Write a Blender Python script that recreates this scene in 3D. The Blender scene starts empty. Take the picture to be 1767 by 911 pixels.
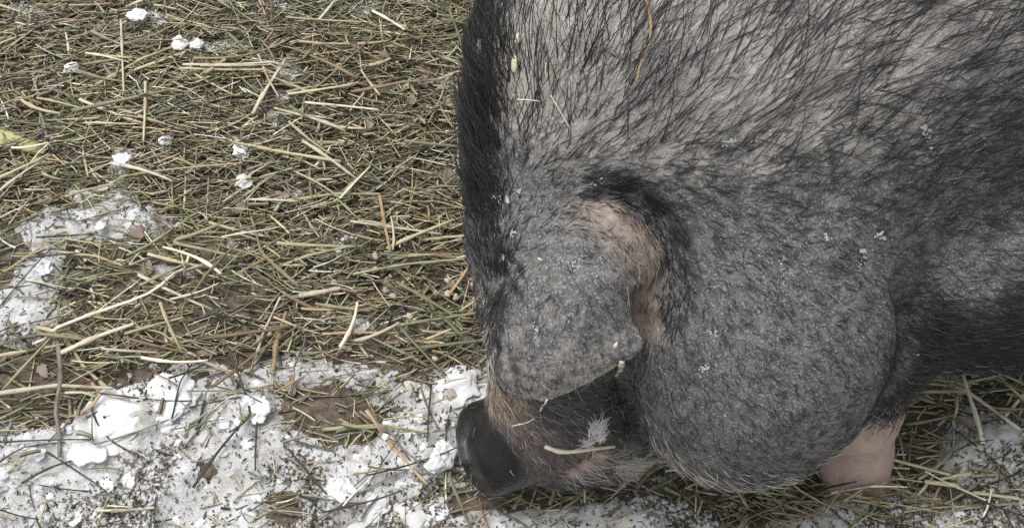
import bpy, bmesh, math, random
import numpy as np
from mathutils import Vector
from mathutils.bvhtree import BVHTree

random.seed(7); RNG = np.random.default_rng(11)
scene = bpy.context.scene; COL = scene.collection
# ================================================================ camera, sky, sun, exposure
PITCH = math.radians(56.0); FPX = 1895.0; CU, CV = 883.5, 455.5      # focal length and centre in photo pixels
CAM = np.array([0.0, 0.0, 1.0])
cam_data = bpy.data.cameras.new('camera'); cam = bpy.data.objects.new('camera', cam_data); COL.objects.link(cam)
cam.location = CAM; cam.rotation_euler = (math.pi / 2 - PITCH, 0, 0)
cam_data.sensor_width = 36; cam_data.lens = 36 * FPX / 1767; cam_data.clip_start = 0.01; cam_data.clip_end = 500
scene.camera = cam
SUN_EL, SUN_AZ = math.radians(72), math.radians(-60)                 # azimuth from +Y towards +X
world = bpy.data.worlds.new('World'); scene.world = world; world.use_nodes = True
wn = world.node_tree.nodes; wl = world.node_tree.links; wn.clear()
sky = wn.new('ShaderNodeTexSky'); sky.sky_type = 'NISHITA'; sky.sun_disc = False
sky.sun_elevation = SUN_EL; sky.sun_rotation = SUN_AZ; sky.dust_density = 4.0; sky.air_density = 1.0
hs = wn.new('ShaderNodeHueSaturation'); hs.inputs['Saturation'].default_value = 0.22
bg = wn.new('ShaderNodeBackground'); bg.inputs['Strength'].default_value = 0.15
wo = wn.new('ShaderNodeOutputWorld')
wl.new(sky.outputs[0], hs.inputs['Color']); wl.new(hs.outputs[0], bg.inputs[0]); wl.new(bg.outputs[0], wo.inputs[0])
sl = bpy.data.lights.new('sun', 'SUN'); sl.energy = 1.5; sl.angle = math.radians(35); sl.color = (1.0, 0.965, 0.92)
so = bpy.data.objects.new('sun', sl); COL.objects.link(so)
sd = Vector((math.cos(SUN_EL) * math.sin(SUN_AZ), math.cos(SUN_EL) * math.cos(SUN_AZ), math.sin(SUN_EL)))
so.rotation_euler = sd.to_track_quat('Z', 'Y').to_euler(); so.location = sd * 5
scene.view_settings.view_transform = 'Standard'; scene.view_settings.look = 'None'
scene.view_settings.gamma = 1.0; scene.view_settings.exposure = 0.36
scene.render.engine = 'CYCLES'

# ================================================================ helpers
FW = np.array([0, math.cos(PITCH), -math.sin(PITCH)])
UP = np.array([0, math.sin(PITCH), math.cos(PITCH)])
RT = np.array([1.0, 0, 0])
def ray(u, v):
    return FW + np.array([1.0, 0, 0]) * ((u - CU) / FPX) + UP * ((CV - v) / FPX)
def P(u, v, z):                       # the point at height z seen in that direction
    d = ray(u, v); t = (z - CAM[2]) / d[2]
    return CAM + d * t
def D(u, v, t):
    return CAM + ray(u, v) * t
def proj(p):
    q = np.asarray(p) - CAM
    w = q @ FW
    return CU + FPX * q[..., 0] / w, CV - FPX * (q @ UP) / w, w
# ---------------------------------------------------------------- distance field of the pig
def nrm(v):
    v = np.asarray(v, float); return v / np.linalg.norm(v)
def smin(a, b, k):
    h = np.maximum(k - np.abs(a - b), 0.0) / k
    return np.minimum(a, b) - h * h * k * 0.25
def smax(a, b, k):
    return -smin(-a, -b, k)
def sph(X, c, r):
    return np.sqrt((X[0]-c[0])**2 + (X[1]-c[1])**2 + (X[2]-c[2])**2) - r
def cone(X, a, b, ra, rb):            # tapered capsule
    ab = b - a; L = ab @ ab
    t = ((X[0]-a[0])*ab[0] + (X[1]-a[1])*ab[1] + (X[2]-a[2])*ab[2]) / L
    t = np.clip(t, 0, 1)
    d = np.sqrt((X[0]-a[0]-t*ab[0])**2 + (X[1]-a[1]-t*ab[1])**2 + (X[2]-a[2]-t*ab[2])**2)
    return d - (ra + (rb - ra) * t)
def ell(X, c, ax, r):                 # ellipsoid, ax: 3 unit rows
    q = [(X[0]-c[0])*a[0] + (X[1]-c[1])*a[1] + (X[2]-c[2])*a[2] for a in ax]
    k0 = np.sqrt(sum((q[i]/r[i])**2 for i in range(3)))
    k1 = np.sqrt(sum((q[i]/r[i]**2)**2 for i in range(3))) + 1e-6
    return np.where(k0 < 1e-3, -min(r), k0 * (k0 - 1.0) / k1)
def frame(d, hint=(0, 0, 1)):
    d = nrm(d); s = nrm(np.cross(d, hint)); n = np.cross(s, d)
    return [d, s, n]
def step(a, b, x):
    t = np.clip((x - a) / (b - a), 0, 1); return t * t * (3 - 2 * t)

SH = np.array([0.272, 0.740, 0.275])          # shoulder
RU = np.array([0.52, 1.28, 0.330])            # rump
def field(X, ear=True):
    y = X[1]
    torso = cone(X, SH, RU, 0.245, 0.27)
    torso = smin(torso, ell(X, np.array([0.42, 1.0, 0.25]), frame(RU - SH), (0.40, 0.28, 0.24)), 0.06)
    # crest of the neck, the roll over the forehead
    neck = cone(X, P(1038, 110, 0.37), P(983, 400, 0.27), 0.103, 0.082)
    neck = smin(neck, sph(X, P(1210, 240, 0.31), 0.10), 0.08)
    A = smin(torso, neck, 0.10)
    jowl = ell(X, P(1305, 560, 0.215), frame(np.array([0.35, -0.75, -0.3])), (0.115, 0.106, 0.100))
    jowl = smin(jowl, sph(X, P(1265, 680, 0.150), 0.075), 0.06)
    A = smin(A, jowl, 0.10)
    sho = ell(X, P(1790, 385, 0.20), frame(np.array([1.0, 0.2, 0])), (0.26, 0.132, 0.118))
    kk = 0.010 + 0.12 * step(0.46, 0.62, y)
    A = smin(A, sho, kk)
    head = smin(sph(X, P(965, 470, 0.24), 0.058), cone(X, P(965, 520, 0.22), P(960, 640, 0.135), 0.060, 0.058), 0.05)
    sn = cone(X, P(985, 690, 0.105), P(875, 768, 0.055), 0.056, 0.040)
    sn = smin(sn, cone(X, P(1130, 705, 0.08), P(1000, 752, 0.06), 0.046, 0.040), 0.04)
    chin = cone(X, P(1050, 785, 0.045), P(965, 808, 0.03), 0.028, 0.022)
    sn = smin(sn, chin, 0.012)
    head = smin(head, sn, 0.04)
    kk = 0.005 + 0.085 * step(0.46, 0.60, y)
    S = smin(A, head, kk)
    # nose disc
    nc = P(850, 770, 0.054); nn = nrm([-0.76, -0.42, 0.36]); fr = frame(nn)
    q = [(X[0]-nc[0])*a[0] + (X[1]-nc[1])*a[1] + (X[2]-nc[2])*a[2] for a in fr]
    rad = np.sqrt((q[1]/1.0)**2 + (q[2]/0.98)**2)
    a_ = rad - 0.037; b_ = np.abs(q[0]) - 0.007
    disc = np.minimum(np.maximum(a_, b_), 0) + np.sqrt(np.maximum(a_, 0)**2 + np.maximum(b_, 0)**2) - 0.009
    for s in (-1, 1):
        c = nc + nn * 0.016 + fr[1] * s * 0.015
        disc = smax(disc, -ell(X, c, fr, (0.012, 0.006, 0.009)), 0.006)
    S = smin(S, disc, 0.008)
    # legs
    def leg(a, b, ra, rb, k):
        nonlocal S
        m = a * 0.45 + b * 0.55
        l = smin(cone(X, a, m, ra, rb * 1.0), cone(X, m, b, rb * 0.98, rb * 1.1), 0.02)
        for s in (-1, 1):
            l = smin(l, cone(X, b + np.array([s*0.014, 0.004, 0.008]), b + np.array([s*0.017, -0.030, -0.012]), 0.019, 0.015), 0.010)
        S = smin(S, l, k)
    leg(P(1500, 600, 0.17), P(1472, 778, 0.016), 0.052, 0.034, 0.02)
    leg(np.array([0.10, 0.72, 0.20]), np.array([0.09, 0.70, 0.03]), 0.07, 0.034, 0.05)
    leg(np.array([0.64, 1.12, 0.22]), np.array([0.66, 1.12, 0.03]), 0.09, 0.036, 0.06)
    leg(np.array([0.36, 1.34, 0.22]), np.array([0.34, 1.36, 0.03]), 0.09, 0.036, 0.06)
    # the fold behind the ear
    pts = [(1040, 336, .806), (1085, 350, .806), (1122, 388, .808), (1146, 440, .812), (1150, 500, .822), (1138, 560, .836)]
    pts = [D(*p) for p in pts]
    gr = None
    for i in range(len(pts) - 1):
        c = cone(X, pts[i], pts[i+1], (.002, .008, .012, .013, .011, .006)[i], (.008, .012, .013, .011, .004)[i])
        gr = c if gr is None else np.minimum(gr, c)
    S = smax(S, -gr, 0.022)
    def carve(px, r, k):
        nonlocal S
        p = [D(*q) for q in px]; g_ = None
        for i in range(len(p) - 1):
            t0, t1 = i / (len(p) - 1), (i + 1) / (len(p) - 1)
            c = cone(X, p[i], p[i+1], r * (.3 + 1.4 * math.sin(math.pi * (.1 + .8 * t0)) * .5), r * (.3 + 1.4 * math.sin(math.pi * (.1 + .8 * t1)) * .5))
            g_ = c if g_ is None else np.minimum(g_, c)
        S = smax(S, -g_, k)
    carve([(1062, 440, .822), (1078, 480, .826), (1084, 520, .833), (1094, 565, .842), (1084, 620, .868)], .014, .016)   # under the ear's edge
    carve([(1078, 640, .884), (1084, 690, .926), (1102, 735, .964), (1130, 778, .986)], .009, .012)                       # jowl against cheek
    carve([(1552, 490, .848), (1562, 560, .880), (1558, 625, .900), (1538, 672, .910)], .010, .02)                        # jowl against shoulder
    carve([(1046, 776, .962), (1015, 792, .966), (980, 812, .985), (960, 832, 1.004)], .0035, .006)                        # mouth
    # the eye fold in front of the ear
    S = smax(S, -cone(X, D(868, 462, .862), D(858, 500, .868), .005, .006), 0.014)
    return S
def catmull(c, t):                    # c: n,.. ; t in 0..1
    n = len(c) - 1; f = min(t * n, n - 1e-6); i = int(f); f -= i
    p = [c[max(0, min(n, i + k))] for k in (-1, 0, 1, 2)]
    return 0.5 * ((2*p[1]) + (-p[0]+p[2])*f + (2*p[0]-5*p[1]+4*p[2]-p[3])*f*f + (-p[0]+3*p[1]-3*p[2]+p[3])*f**3)
EAR = [[(868,470,.855),(895,425,.842),(945,395,.830),(1000,385,.824),(1050,400,.822),(1088,450,.826)],
       [(854,530,.842),(890,500,.820),(945,480,.808),(1000,475,.803),(1050,485,.806),(1076,512,.817)],
       [(848,590,.845),(885,575,.820),(940,565,.807),(1000,560,.804),(1052,560,.809),(1084,560,.820)],
       [(850,636,.856),(880,640,.832),(935,640,.818),(985,630,.816),(1045,606,.815),(1098,590,.818)],
       [(856,648,.862),(884,668,.843),(935,680,.833),(985,662,.828),(1045,630,.822),(1100,600,.820)]]
def ear_points():
    R = [np.array([D(*p) for p in row]) for row in EAR]
    pts, rad = [], []
    for a in np.linspace(0, 1, 60):
        row = np.array([catmull(R_, a) for R_ in R])
        for b in np.linspace(0, 1, 64):
            pts.append(catmull(row, b))
            e = min(1, min(a, 1 - a) / 0.12)
            rad.append((0.0085 - 0.0030 * b) * (0.75 + 0.25 * e))
    return np.array(pts), np.array(rad)
def ear_field(gx, gy, gz, F):
    pts, rad = ear_points()
    lo, hi = pts.min(0) - 0.035, pts.max(0) + 0.035
    sl = tuple(slice(np.searchsorted(g, l), np.searchsorted(g, h)) for g, l, h in zip((gx, gy, gz), lo, hi))
    G = np.stack(np.meshgrid(gx[sl[0]], gy[sl[1]], gz[sl[2]], indexing='ij'), -1)
    sub = F[sl]; E = np.full(sub.shape, 0.03, np.float32)
    n = G.reshape(-1, 3); e = E.reshape(-1)
    # scatter each sample of the sheet to the cells near it
    hx, hy, hz = gx[sl[0]], gy[sl[1]], gz[sl[2]]
    R = 0.026
    for p, r in zip(pts, rad):
        a = [slice(np.searchsorted(h, c - R), np.searchsorted(h, c + R)) for h, c in zip((hx, hy, hz), p)]
        d = np.sqrt(((hx[a[0]] - p[0])**2)[:, None, None] + ((hy[a[1]] - p[1])**2)[None, :, None] + ((hz[a[2]] - p[2])**2)[None, None, :]) - r
        v = E[a[0], a[1], a[2]]; np.minimum(v, d, out=v)
    k = 0.006 + 0.030 * step(0.43, 0.465, G[..., 1])
    F[sl] = smin(sub, E, k)
def grid_axes():
    def ax(segs):
        out = []
        for a, b, h in segs:
            n = max(1, int(round((b - a) / h))); out += list(a + (b - a) * np.arange(n) / n)
        return np.array(out + [segs[-1][1]])
    gx = ax([(-0.16, -0.10, 0.006), (-0.10, 0.45, 0.0042), (0.45, 0.9, 0.012)])
    gy = ax([(0.27, 0.72, 0.0042), (0.72, 0.9, 0.007), (0.9, 1.75, 0.014)])
    gz = ax([(-0.02, 0.44, 0.0042), (0.44, 0.66, 0.006)])
    return gx, gy, gz
def surface_nets(gx, gy, gz, F):
    ins = F < 0
    nx, ny, nz = F.shape
    c = [(i, j, k) for i in (0, 1) for j in (0, 1) for k in (0, 1)]
    cnt = np.zeros((nx-1, ny-1, nz-1), np.uint8)
    for i, j, k in c: cnt += ins[i:nx-1+i, j:ny-1+j, k:nz-1+k]
    act = (cnt > 0) & (cnt < 8)
    I, J, K = np.nonzero(act)
    idx = np.full(act.shape, -1, np.int64); idx[I, J, K] = np.arange(len(I))
    acc = np.zeros((len(I), 3)); n = np.zeros(len(I))
    G = (gx, gy, gz)
    vals = {o: F[I+o[0], J+o[1], K+o[2]] for o in c}
    pos = {o: np.stack([gx[I+o[0]], gy[J+o[1]], gz[K+o[2]]], 1) for o in c}
    for o in c:
        for a in range(3):
            if o[a] == 0:
                p = list(o); p[a] = 1; p = tuple(p)
                m = (vals[o] < 0) != (vals[p] < 0)
                t = np.where(m, vals[o] / (vals[o] - vals[p] + 1e-12), 0)[:, None]
                acc += np.where(m[:, None], pos[o] + (pos[p] - pos[o]) * t, 0); n += m
    V = acc / n[:, None]
    quads = []
    for a in range(3):
        b, d = (a + 1) % 3, (a + 2) % 3
        sl0 = [slice(1, s - 1) for s in F.shape]; sl1 = list(sl0)
        sl0[a] = slice(0, F.shape[a] - 1); sl1[a] = slice(1, F.shape[a])
        A_, B_ = ins[tuple(sl0)], ins[tuple(sl1)]
        W = np.argwhere(A_ != B_)
        if not len(W): continue
        flip = A_[tuple(W.T)]
        W[:, b] += 1; W[:, d] += 1
        def g(db, dd):
            w = W.copy(); w[:, b] -= db; w[:, d] -= dd
            return idx[w[:, 0], w[:, 1], w[:, 2]]
        q = np.stack([g(1, 1), g(0, 1), g(0, 0), g(1, 0)], 1)
        q[~flip] = q[~flip][:, ::-1]
        quads.append(q)
    return V, np.concatenate(quads)
def build_body():
    gx, gy, gz = grid_axes()
    X = np.meshgrid(gx.astype(np.float32), gy.astype(np.float32), gz.astype(np.float32), indexing='ij', sparse=True)
    F = field(X)
    F = np.array(np.broadcast_to(F, (len(gx), len(gy), len(gz))))
    ear_field(gx, gy, gz, F)
    return surface_nets(gx, gy, gz, F)
def tag(o, label=None, cat=None, group=None, kind=None):
    if label: o['label'] = label
    if cat: o['category'] = cat
    if group: o['group'] = group
    if kind: o['kind'] = kind
    return o
def mesh_obj(name, V, F, mat, parent=None, smooth=True, cols=None, loop=None):
    me = bpy.data.meshes.new(name)
    V = np.asarray(V, np.float32); F = np.asarray(F, np.int32)
    n, k = F.shape
    me.vertices.add(len(V)); me.vertices.foreach_set('co', V.ravel())
    me.loops.add(n * k); me.loops.foreach_set('vertex_index', F.ravel())
    me.polygons.add(n); me.polygons.foreach_set('loop_start', np.arange(0, n * k, k, dtype=np.int32))
    me.polygons.foreach_set('loop_total', np.full(n, k, np.int32))
    me.polygons.foreach_set('use_smooth', np.full(n, smooth))
    for an, c in (cols or {}).items():
        a = me.attributes.new(an, 'FLOAT_COLOR', 'POINT'); a.data.foreach_set('color', np.asarray(c, np.float32).ravel())
    me.update(calc_edges=True); me.validate()
    me.materials.append(mat)
    o = bpy.data.objects.new(name, me); COL.objects.link(o)
    if parent: o.parent = parent
    return o
# lattice noise, vectorised
_LAT = np.random.default_rng(3).random((64, 64, 64)).astype(np.float32)
def vnoise(x, y, z=0.0):
    x, y, z = np.broadcast_arrays(np.asarray(x, float), np.asarray(y, float), np.asarray(z, float))
    xi, yi, zi = np.floor(x).astype(int), np.floor(y).astype(int), np.floor(z).astype(int)
    fx, fy, fz = x - xi, y - yi, z - zi
    fx, fy, fz = [f * f * (3 - 2 * f) for f in (fx, fy, fz)]
    r = 0
    for a in (0, 1):
        for b in (0, 1):
            for c in (0, 1):
                r = r + _LAT[(xi + a) & 63, (yi + b) & 63, (zi + c) & 63] * (fx if a else 1 - fx) * (fy if b else 1 - fy) * (fz if c else 1 - fz)
    return r * 2 - 1
def fbm(x, y, z=0.0, o=4):
    r = 0; a = 1; s = 0
    for i in range(o):
        r = r + a * vnoise(x * 2**i + i * 17.3, y * 2**i + i * 9.1, np.asarray(z) * 2**i); s += a; a *= 0.5
    return r / s
# ---------------------------------------------------------------- materials
class NT:
    def __init__(self, name):
        self.m = bpy.data.materials.new(name); self.m.use_nodes = True
        self.t = self.m.node_tree; self.t.nodes.clear()
        self.out = self.n('ShaderNodeOutputMaterial'); self.b = self.n('ShaderNodeBsdfPrincipled')
        self.l(self.b.outputs[0], self.out.inputs['Surface'])
    def n(self, t, **kw):
        nd = self.t.nodes.new(t)
        for k, v in kw.items(): setattr(nd, k, v)
        return nd
    def l(self, a, b): self.t.links.new(a, b)
    def coord(self): return self.n('ShaderNodeTexCoord').outputs['Object']
    def pos(self): return self.n('ShaderNodeNewGeometry').outputs['Position']
    def noise(self, scale, detail=4, rough=0.6, vec=None, dist=0.0):
        nd = self.n('ShaderNodeTexNoise'); nd.inputs['Scale'].default_value = scale; nd.inputs['Detail'].default_value = detail
        nd.inputs['Roughness'].default_value = rough; nd.inputs['Distortion'].default_value = dist
        if vec is not None: self.l(vec, nd.inputs['Vector'])
        return nd.outputs['Fac']
    def vor(self, scale, vec=None, feature='F1'):
        nd = self.n('ShaderNodeTexVoronoi', feature=feature); nd.inputs['Scale'].default_value = scale
        if vec is not None: self.l(vec, nd.inputs['Vector'])
        return nd.outputs['Distance']
    def ramp(self, fac, a, b, ca=(0, 0, 0, 1), cb=(1, 1, 1, 1)):
        nd = self.n('ShaderNodeValToRGB'); e = nd.color_ramp.elements
        e[0].position = a; e[1].position = b; e[0].color = ca; e[1].color = cb
        self.l(fac, nd.inputs[0]); return nd.outputs[0]
    def mix(self, fac, a, b, mode='MIX'):
        nd = self.n('ShaderNodeMix', data_type='RGBA', blend_type=mode)
        for s, v in ((0, fac), (6, a), (7, b)):
            if isinstance(v, (int, float)): nd.inputs[s].default_value = v
            elif isinstance(v, tuple): nd.inputs[s].default_value = v + ((1,) if len(v) == 3 else ())
            else: self.l(v, nd.inputs[s])
        return nd.outputs[2]
    def math(self, op, a, b=0.0):
        nd = self.n('ShaderNodeMath', operation=op)
        for s, v in ((0, a), (1, b)):
            if isinstance(v, (int, float)): nd.inputs[s].default_value = v
            else: self.l(v, nd.inputs[s])
        return nd.outputs[0]
    def attr(self, name):
        return self.n('ShaderNodeAttribute', attribute_name=name)
    def bump(self, h, strength, dist):
        nd = self.n('ShaderNodeBump'); nd.inputs['Strength'].default_value = strength; nd.inputs['Distance'].default_value = dist
        self.l(h, nd.inputs['Height']); self.l(nd.outputs[0], self.b.inputs['Normal'])
    def set(self, **kw):
        for k, v in kw.items():
            s = self.b.inputs[k.replace('_', ' ')]
            if isinstance(v, (int, float)): s.default_value = v
            elif isinstance(v, tuple): s.default_value = v + ((1,) if len(v) == 3 else ())
            else: self.l(v, s)
        return self
def mat_ground():
    m = NT('mud'); c = m.pos()
    n1 = m.noise(9, 5, .6, c); n2 = m.noise(120, 5, .7, c); n3 = m.noise(600, 3, .7, c)
    col = m.mix(m.ramp(n1, .35, .65), (.070, .050, .033), (.135, .105, .072))
    col = m.mix(m.ramp(n2, .45, .62), col, (.19, .155, .115))
    col = m.mix(m.ramp(n2, .30, .44, (1, 1, 1, 1), (0, 0, 0, 1)), col, (.028, .021, .015))
    col = m.mix(m.ramp(n3, .60, .68), col, (.30, .27, .22))
    m.set(Base_Color=col, Roughness=m.ramp(n1, .3, .7, (.45,)*3 + (1,), (.85,)*3 + (1,)))
    m.bump(m.math('ADD', n2, m.math('MULTIPLY', n3, .5)), .9, .004)
    return m.m
def mat_snow():
    m = NT('snow'); c = m.pos()
    n1 = m.noise(22, 5, .6, c); n2 = m.noise(420, 4, .7, c); n3 = m.noise(130, 5, .68, c); n4 = m.noise(34, 5, .65, c)
    col = m.mix(m.ramp(n1, .36, .62), (.82, .83, .84), (.64, .64, .625))
    col = m.mix(m.ramp(n4, .53, .70), col, (.44, .39, .32))
    col = m.mix(m.ramp(n3, .60, .68), col, (.27, .235, .19))
    m.set(Base_Color=col, Roughness=.6, Specular_IOR_Level=.3)
    m.bump(m.math('ADD', m.math('MULTIPLY', n3, 1.4), n2), .9, .004)
    return m.m
def mat_lump():
    m = NT('snow_lump'); c = m.pos()
    n1 = m.noise(35, 4, .6, c); n2 = m.noise(420, 4, .7, c); n3 = m.noise(150, 4, .65, c)
    col = m.mix(m.ramp(n1, .45, .72), (.70, .71, .725), (.50, .495, .475))
    m.set(Base_Color=col, Roughness=.6, Specular_IOR_Level=.3)
    m.bump(m.math('ADD', n3, m.math('MULTIPLY', n2, .7)), .45, .002)
    return m.m
def mat_plain(name, col, rough=.6, var=.25, scale=200, attr=None, spec=.3):
    m = NT(name); c = m.coord()
    n = m.noise(scale, 3, .6, c)
    base = m.attr(attr).outputs['Color'] if attr else None
    if base is None:
        rgb = m.n('ShaderNodeRGB'); rgb.outputs[0].default_value = col + (1,); base = rgb.outputs[0]
    colr = m.mix(m.ramp(n, .3, .7), m.mix(1.0, base, (1 - var,) * 3, 'MULTIPLY'), m.mix(1.0, base, (1 + var,) * 3, 'MULTIPLY'))
    m.set(Base_Color=colr, Roughness=rough, Specular_IOR_Level=spec)
    m.bump(n, .3, .0006)
    return m.m
def mat_stalk(name, col, rough=.55, var=.3):          # stems: streaks along the stem, blotches, a tone of its own per stem
    m = NT(name); c = m.coord()
    mp = m.n('ShaderNodeMapping'); mp.inputs['Scale'].default_value = (60, 1500, 1500); m.l(c, mp.inputs[0])
    n = m.noise(1.0, 3, .6, mp.outputs[0]); n2 = m.noise(45, 3, .6, c)
    oi = m.n('ShaderNodeObjectInfo').outputs['Random']
    a = tuple(x * (1 - var) for x in col); b = tuple(min(1, x * (1 + var)) for x in col)
    colr = m.mix(m.ramp(n, .3, .7), a, b)
    colr = m.mix(m.ramp(n2, .52, .75), colr, (col[0] * .55, col[1] * .45, col[2] * .38))
    f = m.math('ADD', m.math('MULTIPLY', oi, .55), .7)
    g = m.n('ShaderNodeCombineColor'); [m.l(f, g.inputs[i]) for i in range(3)]
    m.set(Base_Color=m.mix(1.0, colr, g.outputs[0], 'MULTIPLY'), Roughness=rough, Specular_IOR_Level=.3)
    m.bump(n, .35, .0006)
    return m.m
def mat_hair(name, c1, c2, rough=.4, spec=.5):
    m = NT(name)
    hi = m.n('ShaderNodeHairInfo')
    col = m.mix(hi.outputs['Random'], c1, c2)
    m.set(Base_Color=col, Roughness=rough, Specular_IOR_Level=spec)
    return m.m
def mat_skin():
    m = NT('pig_skin'); c = m.coord()
    A = m.attr('mask_a'); B = m.attr('mask_b')
    sa = m.n('ShaderNodeSeparateColor'); m.l(A.outputs['Color'], sa.inputs[0])
    sb = m.n('ShaderNodeSeparateColor'); m.l(B.outputs['Color'], sb.inputs[0])
    pale, pink, nose = sa.outputs; leg, tan, mouth = sb.outputs
    n1 = m.noise(14, 4, .6, c); n2 = m.noise(90, 4, .65, c); n3 = m.noise(520, 3, .65, c); v1 = m.vor(330, c); v2 = m.vor(120, c)
    dark = m.mix(m.ramp(n2, .35, .65), (.055, .055, .057), (.150, .146, .142))
    dark = m.mix(m.ramp(n3, .55, .66), dark, (.31, .30, .285))
    dark = m.mix(m.ramp(m.noise(1100, 2, .6, c), .60, .66), dark, (.34, .33, .31))                 # scurf
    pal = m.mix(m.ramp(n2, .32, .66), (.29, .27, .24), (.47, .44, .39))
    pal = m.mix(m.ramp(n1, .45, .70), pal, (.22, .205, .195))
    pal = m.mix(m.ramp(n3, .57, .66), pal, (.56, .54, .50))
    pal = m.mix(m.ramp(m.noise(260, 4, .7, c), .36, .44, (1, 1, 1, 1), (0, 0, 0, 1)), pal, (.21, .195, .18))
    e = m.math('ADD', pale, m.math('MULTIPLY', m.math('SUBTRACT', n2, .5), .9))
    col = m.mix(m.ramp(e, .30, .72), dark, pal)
    pk = m.mix(m.ramp(n2, .3, .7), (.25, .195, .17), (.40, .325, .275))
    e2 = m.math('ADD', pink, m.math('MULTIPLY', m.math('SUBTRACT', n2, .5), .5))
    col = m.mix(m.ramp(e2, .10, .95), col, pk)
    tn = m.mix(m.ramp(n2, .3, .7), (.14, .10, .075), (.26, .20, .145))
    col = m.mix(m.ramp(m.math('ADD', tan, m.math('MULTIPLY', m.math('SUBTRACT', n2, .5), .8)), .3, .7), col, tn)
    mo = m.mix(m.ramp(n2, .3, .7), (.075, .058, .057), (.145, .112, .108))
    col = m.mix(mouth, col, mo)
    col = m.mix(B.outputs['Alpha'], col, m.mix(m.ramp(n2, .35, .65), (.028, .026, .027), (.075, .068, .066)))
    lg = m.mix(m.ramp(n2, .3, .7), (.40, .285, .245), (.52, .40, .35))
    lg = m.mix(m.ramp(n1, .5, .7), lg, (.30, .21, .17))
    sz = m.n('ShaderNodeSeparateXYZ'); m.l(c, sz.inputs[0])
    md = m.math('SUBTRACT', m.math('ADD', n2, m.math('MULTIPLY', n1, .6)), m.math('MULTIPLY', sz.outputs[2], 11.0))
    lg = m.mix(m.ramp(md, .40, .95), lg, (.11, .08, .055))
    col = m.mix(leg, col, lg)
    col = m.mix(nose, col, (.007, .007, .008))
    ro = m.mix(nose, (.62,) * 3, m.ramp(n2, .3, .7, (.12,) * 3 + (1,), (.26,) * 3 + (1,)))
    m.set(Base_Color=col, Roughness=ro, Specular_IOR_Level=m.mix(nose, (.4,) * 3, (.5,) * 3))
    h = m.math('ADD', m.math('MULTIPLY', v1, .7), m.math('ADD', m.math('MULTIPLY', n2, .7), m.math('MULTIPLY', n3, .5)))
    m.bump(h, .38, .0014)
    return m.m
M_GROUND, M_SNOW = mat_ground(), mat_snow()

# ================================================================ the ground
def uv_of(x, y):                       # photo pixel of a ground point
    return proj(np.stack(np.broadcast_arrays(x, y, np.zeros_like(x)), -1))
def gheight(x, y):
    f = np.exp(-(np.maximum(np.hypot(x - .1, y - .7) - 2.0, 0) / 2.0) ** 2)
    return 0.020 * fbm(x * 3.1 + 5, y * 3.1 + 2, 0, 3) + 0.008 * fbm(x * 17, y * 17, 3, 3) * f - 0.006
SNOW = [(205,745,95,70,1.6),(295,685,60,34,1.1),(140,790,60,50,.8),(80,395,95,34,1.05),(72,470,42,48,1.25),(20,570,66,42,1.4),(80,602,80,22,.7),
        (290,478,66,22,1.2),(195,388,66,30,1.2),(312,84,26,15,1.1),(348,86,22,13,1.0),(240,36,45,20,.8),(130,124,20,13,.9),
        (215,285,20,24,.9),(288,250,17,13,.8),(422,268,24,15,.9),(426,320,22,13,.8),(85,240,20,14,.7),(625,562,18,14,1.0),(30,20,70,22,.7),(590,6,70,16,.7),
        (780,660,36,34,1.3),(745,790,34,32,.9),(120,300,16,12,.6),(400,360,20,12,.4),(560,640,80,22,.5),(420,640,60,24,.6),
        (60,655,110,45,-1.9),(20,700,60,40,-.4),(560,712,65,44,-1.35),(650,735,65,32,-1.0),(500,888,44,26,-1.3),(330,740,40,25,-.5),(690,870,60,20,-.5),
        (60,730,60,40,-.5),(110,700,26,80,-.7),(860,860,60,18,-.7),
        (1640,650,80,30,1.0),(1720,760,90,45,1.2),(1690,700,60,26,.6),(1730,690,70,22,-.8),(1560,720,60,50,-1.1),(1600,820,160,20,-.5),(1150,842,120,14,-.8),(960,850,90,14,-.9),(1330,846,90,14,-.5)]
def snow_amount(x, y):
    u, v, w = uv_of(x, y)
    line = 655 + 30 * np.sin(u / 170.0) + 75 * fbm(x * 9, y * 9, 12, 3) + np.where(u > 860, 175, 0) - np.where(u > 1580, 60, 0)
    s = 1.0 * step(-50, 60, v - line) - .15
    s = s + 0.95 * fbm(x * 22, y * 22, 7, 4) - .10 + .22 * fbm(x * 110, y * 110, 1, 2)
    for (a, b, ru, rv, k) in SNOW:
        s = s + k * np.exp(-((u - a) / ru) ** 2 - ((v - b) / rv) ** 2)
    out = np.exp(-(np.maximum(np.maximum(y - 1.05, .28 - y), 0) / .25) ** 2)     # beyond the picture: loose patches
    s = np.where(w > 0, s, 0) * out + (1 - out) * (fbm(x * 2.2, y * 2.2, 4, 5) * 2.2 - .1 + .5 * fbm(x * 20, y * 20, 2, 3))
    return s
def snow_thick(x, y):
    s = snow_amount(x, y)
    lump = fbm(x * 60, y * 60, 2, 4)
    return np.clip(s - .25, -.6, 1.3) * 0.0075 + np.clip(s, 0, 1) * (0.0085 * lump + .006 * np.abs(fbm(x * 35, y * 35, 9, 3)) + .009 * np.clip(fbm(x * 24, y * 24, 15, 2) + .1, -.3, 1))
def axis(c0, c1, h, far):
    out = list(np.arange(c0, c1, h)); s = h; a = out[-1]
    while a < far[1]: s *= 1.22; a += s; out.append(a)
    s = h; a = out[0]
    while a > far[0]: s *= 1.22; a -= s; out.insert(0, a)
    return np.array(out)
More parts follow.
